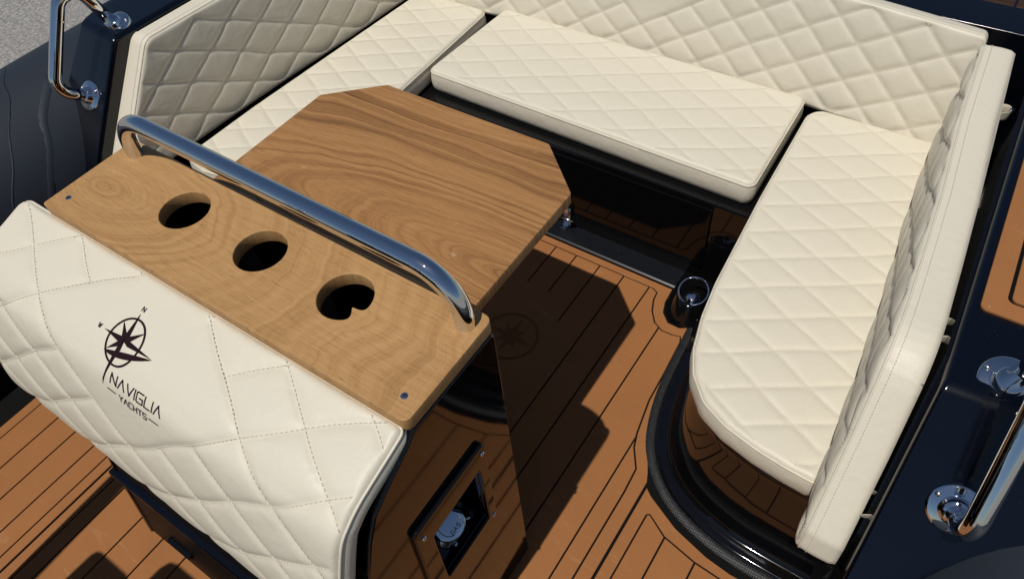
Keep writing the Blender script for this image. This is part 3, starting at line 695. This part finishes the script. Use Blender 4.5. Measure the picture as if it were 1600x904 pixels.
# embroidered emblem on the bolster
def put(x, y, lift=.0012):   # x to the right, y upwards from the ring centre
    u, v = -.912 + x, .106 - y; h = float(q.height(np.array(u), np.array(v))); return bolst(u, v, h + lift)
em = []
ringl = [[(.0345 * math.cos(a), .0375 * math.sin(a)) for a in np.linspace(0, 2 * math.pi, 61)]]
e0 = strokes('emblem_ring', ringl, .0032, lambda x, y: put(x, y, .0011), 'embroid', bo)
V = []; F = []
def spike(tip, wd, base=(0, 0)):
    dx, dy = tip[0] - base[0], tip[1] - base[1]; L = math.hypot(dx, dy); px, py = -dy / L * wd, dx / L * wd; n = 6; b0 = len(V)
    mx, my = base[0] + dx * .16, base[1] + dy * .16
    for k in range(n + 1):
        f = k / n; ww = (f / .16 if f < .16 else (1 - f) / .84); cxp, cyp = base[0] + dx * f, base[1] + dy * f
        V.extend([put(cxp + px * ww, cyp + py * ww, .0010), put(cxp, cyp, .0026 if f < .9 else .0014), put(cxp - px * ww, cyp - py * ww, .0010)])
        if k: a = b0 + 3 * (k - 1); F.extend([(a, a + 3, a + 4, a + 1), (a + 1, a + 4, a + 5, a + 2)])
for tip, wd in (((-.006, .047), .005), ((-.050, .000), .005), ((.010, .030), .0), ((-.012, -.074), .0045), ((.066, .000), .0042), ((.026, .026), .0052), ((-.024, .024), .0052), ((-.026, -.022), .0052)):
    if wd: spike(tip, wd)
b0 = len(V); n = 14
for k in range(n + 1):   # hull of the boat
    f = k / n; x = -.028 + .096 * f; yc = -.0215 + .0215 * f; ww = .0062 * math.sin(math.pi * f ** .8) ** .8 if 0 < f < 1 else 0
    V += [put(x, yc + ww * .20 - .003 * (1 - f), .0010), put(x, yc - ww * .5 - .003 * (1 - f), .0027), put(x, yc - ww * 1.45 - .003 * (1 - f), .0010)]
    if k: a = b0 + 3 * (k - 1); F += [(a, a + 3, a + 4, a + 1), (a + 1, a + 4, a + 5, a + 2)]
link('emblem_star', mesh('emblem_star', V, F), 'embroid', bo)
t1, x1 = text('NAVIGLIA', .006, -.0625, .0145, .27, 1.0)
sc_ = .120 / (x1 - .006); t1, _ = text('NAVIGLIA', .006, -.0625, .0145, .27 * sc_, sc_)
t2, x2 = text('YACHTS', .029, -.0825, .0100, .3); sc_ = .066 / (x2 - .029); t2, _ = text('YACHTS', .029, -.0825, .0100, .3 * sc_, sc_)
strokes('embroidered_name', t1, .0019, lambda x, y: put(x, y, .0012), 'embroid', bo)
strokes('embroidered_subtitle', t2 + [[(.000, -.0745), (.020, -.0750)], [(.101, -.0760), (.122, -.0765)]], .0016, lambda x, y: put(x, y, .0012), 'embroid', bo)
tn, _ = text('N', -.0095, .051, .0075); tw, _ = text('W', -.0645, -.003, .0065)
for g_ in (tn, tw): strokes('compass_letter', g_, .0012, lambda x, y: put(x, y, .0012), 'embroid', bo)

# ================================================================== TABLE
tb = empty('table', 'chamfered teak table behind the chrome rail, lower than the counter', 'table')
TX0, TX1, TY0, TY1, TZ = -1.176, -.528, .478, .953, .757
tp = round2d([(TX0, TY0), (TX1, TY0), (TX1, .852), (TX1 - .112, TY1), (TX0 + .112, TY1), (TX0, .852)], [.004, .004, .012, .012, .012, .012])
curve_plate('table_top', [tp], .026, 'table', tb, .0014, Matrix.Translation((0, 0, TZ - .013)))
box('table_bracket', (-1.05, .461, .62), (-.65, .60, .730), 'black', tb, .004)
sweep('table_leg', [(-.85, .60, .0), (-.85, .60, .7305)], .03, 'black', tb, 24)
lathe('table_foot', [(0, .02), (.03, .02), (.10, .010), (.11, 0)], 'black', tb, 36, Matrix.Translation((-.85, .60, .0)))

# ================================================================== INVENTED HELM (out of frame, added to throw shadows on the deck)
hc = empty('invented_helm', 'invented black helm console with wheel and bar, out of view, added to cast deck shadows', 'console')
bevel_obj(box('invented_helm_body', (-1.20, -1.35, 0), (-.50, -.86, .93), 'black', hc), .03)
wheel = frame_at((-1.05, -.80, 1.0), (0, .75, .66))
sweep('steering_wheel', [wheel @ Vector((.17 * math.cos(a), .17 * math.sin(a), 0)) for a in np.linspace(0, 2 * math.pi, 49)[:-1]], .016, 'black', hc, 12, True)
for a in (.5, 2.6, 4.7): sweep('wheel_spoke', [wheel @ Vector((0, 0, -.01)), wheel @ Vector((.165 * math.cos(a), .165 * math.sin(a), 0))], .014, 'chrome', hc, 10)
box('shadow_block_outer', (-1.335, -.62, .0), (-1.20, -.50, .98), 'black', hc, .02)  # unseen block, sized and placed for the shadow blob on the deck
box('shadow_block_inner', (-1.16, -.55, .0), (-.9, -.40, .95), 'black', hc, .03)  # second unseen block, added to shade the deck
sweep('steering_column', [wheel @ Vector((0, 0, 0)), wheel @ Vector((0, 0, -.32))], .03, 'black', hc, 14)
sweep('shadow_bar', fillet([(-1.20, -.95, .85), (-1.42, -.90, 1.05), (-1.445, -.36, 1.05), (-1.41, -.42, .0)], .08), .03, 'chrome', hc, 14)  # unseen bar, bent so its shadow lies as a band along the deck
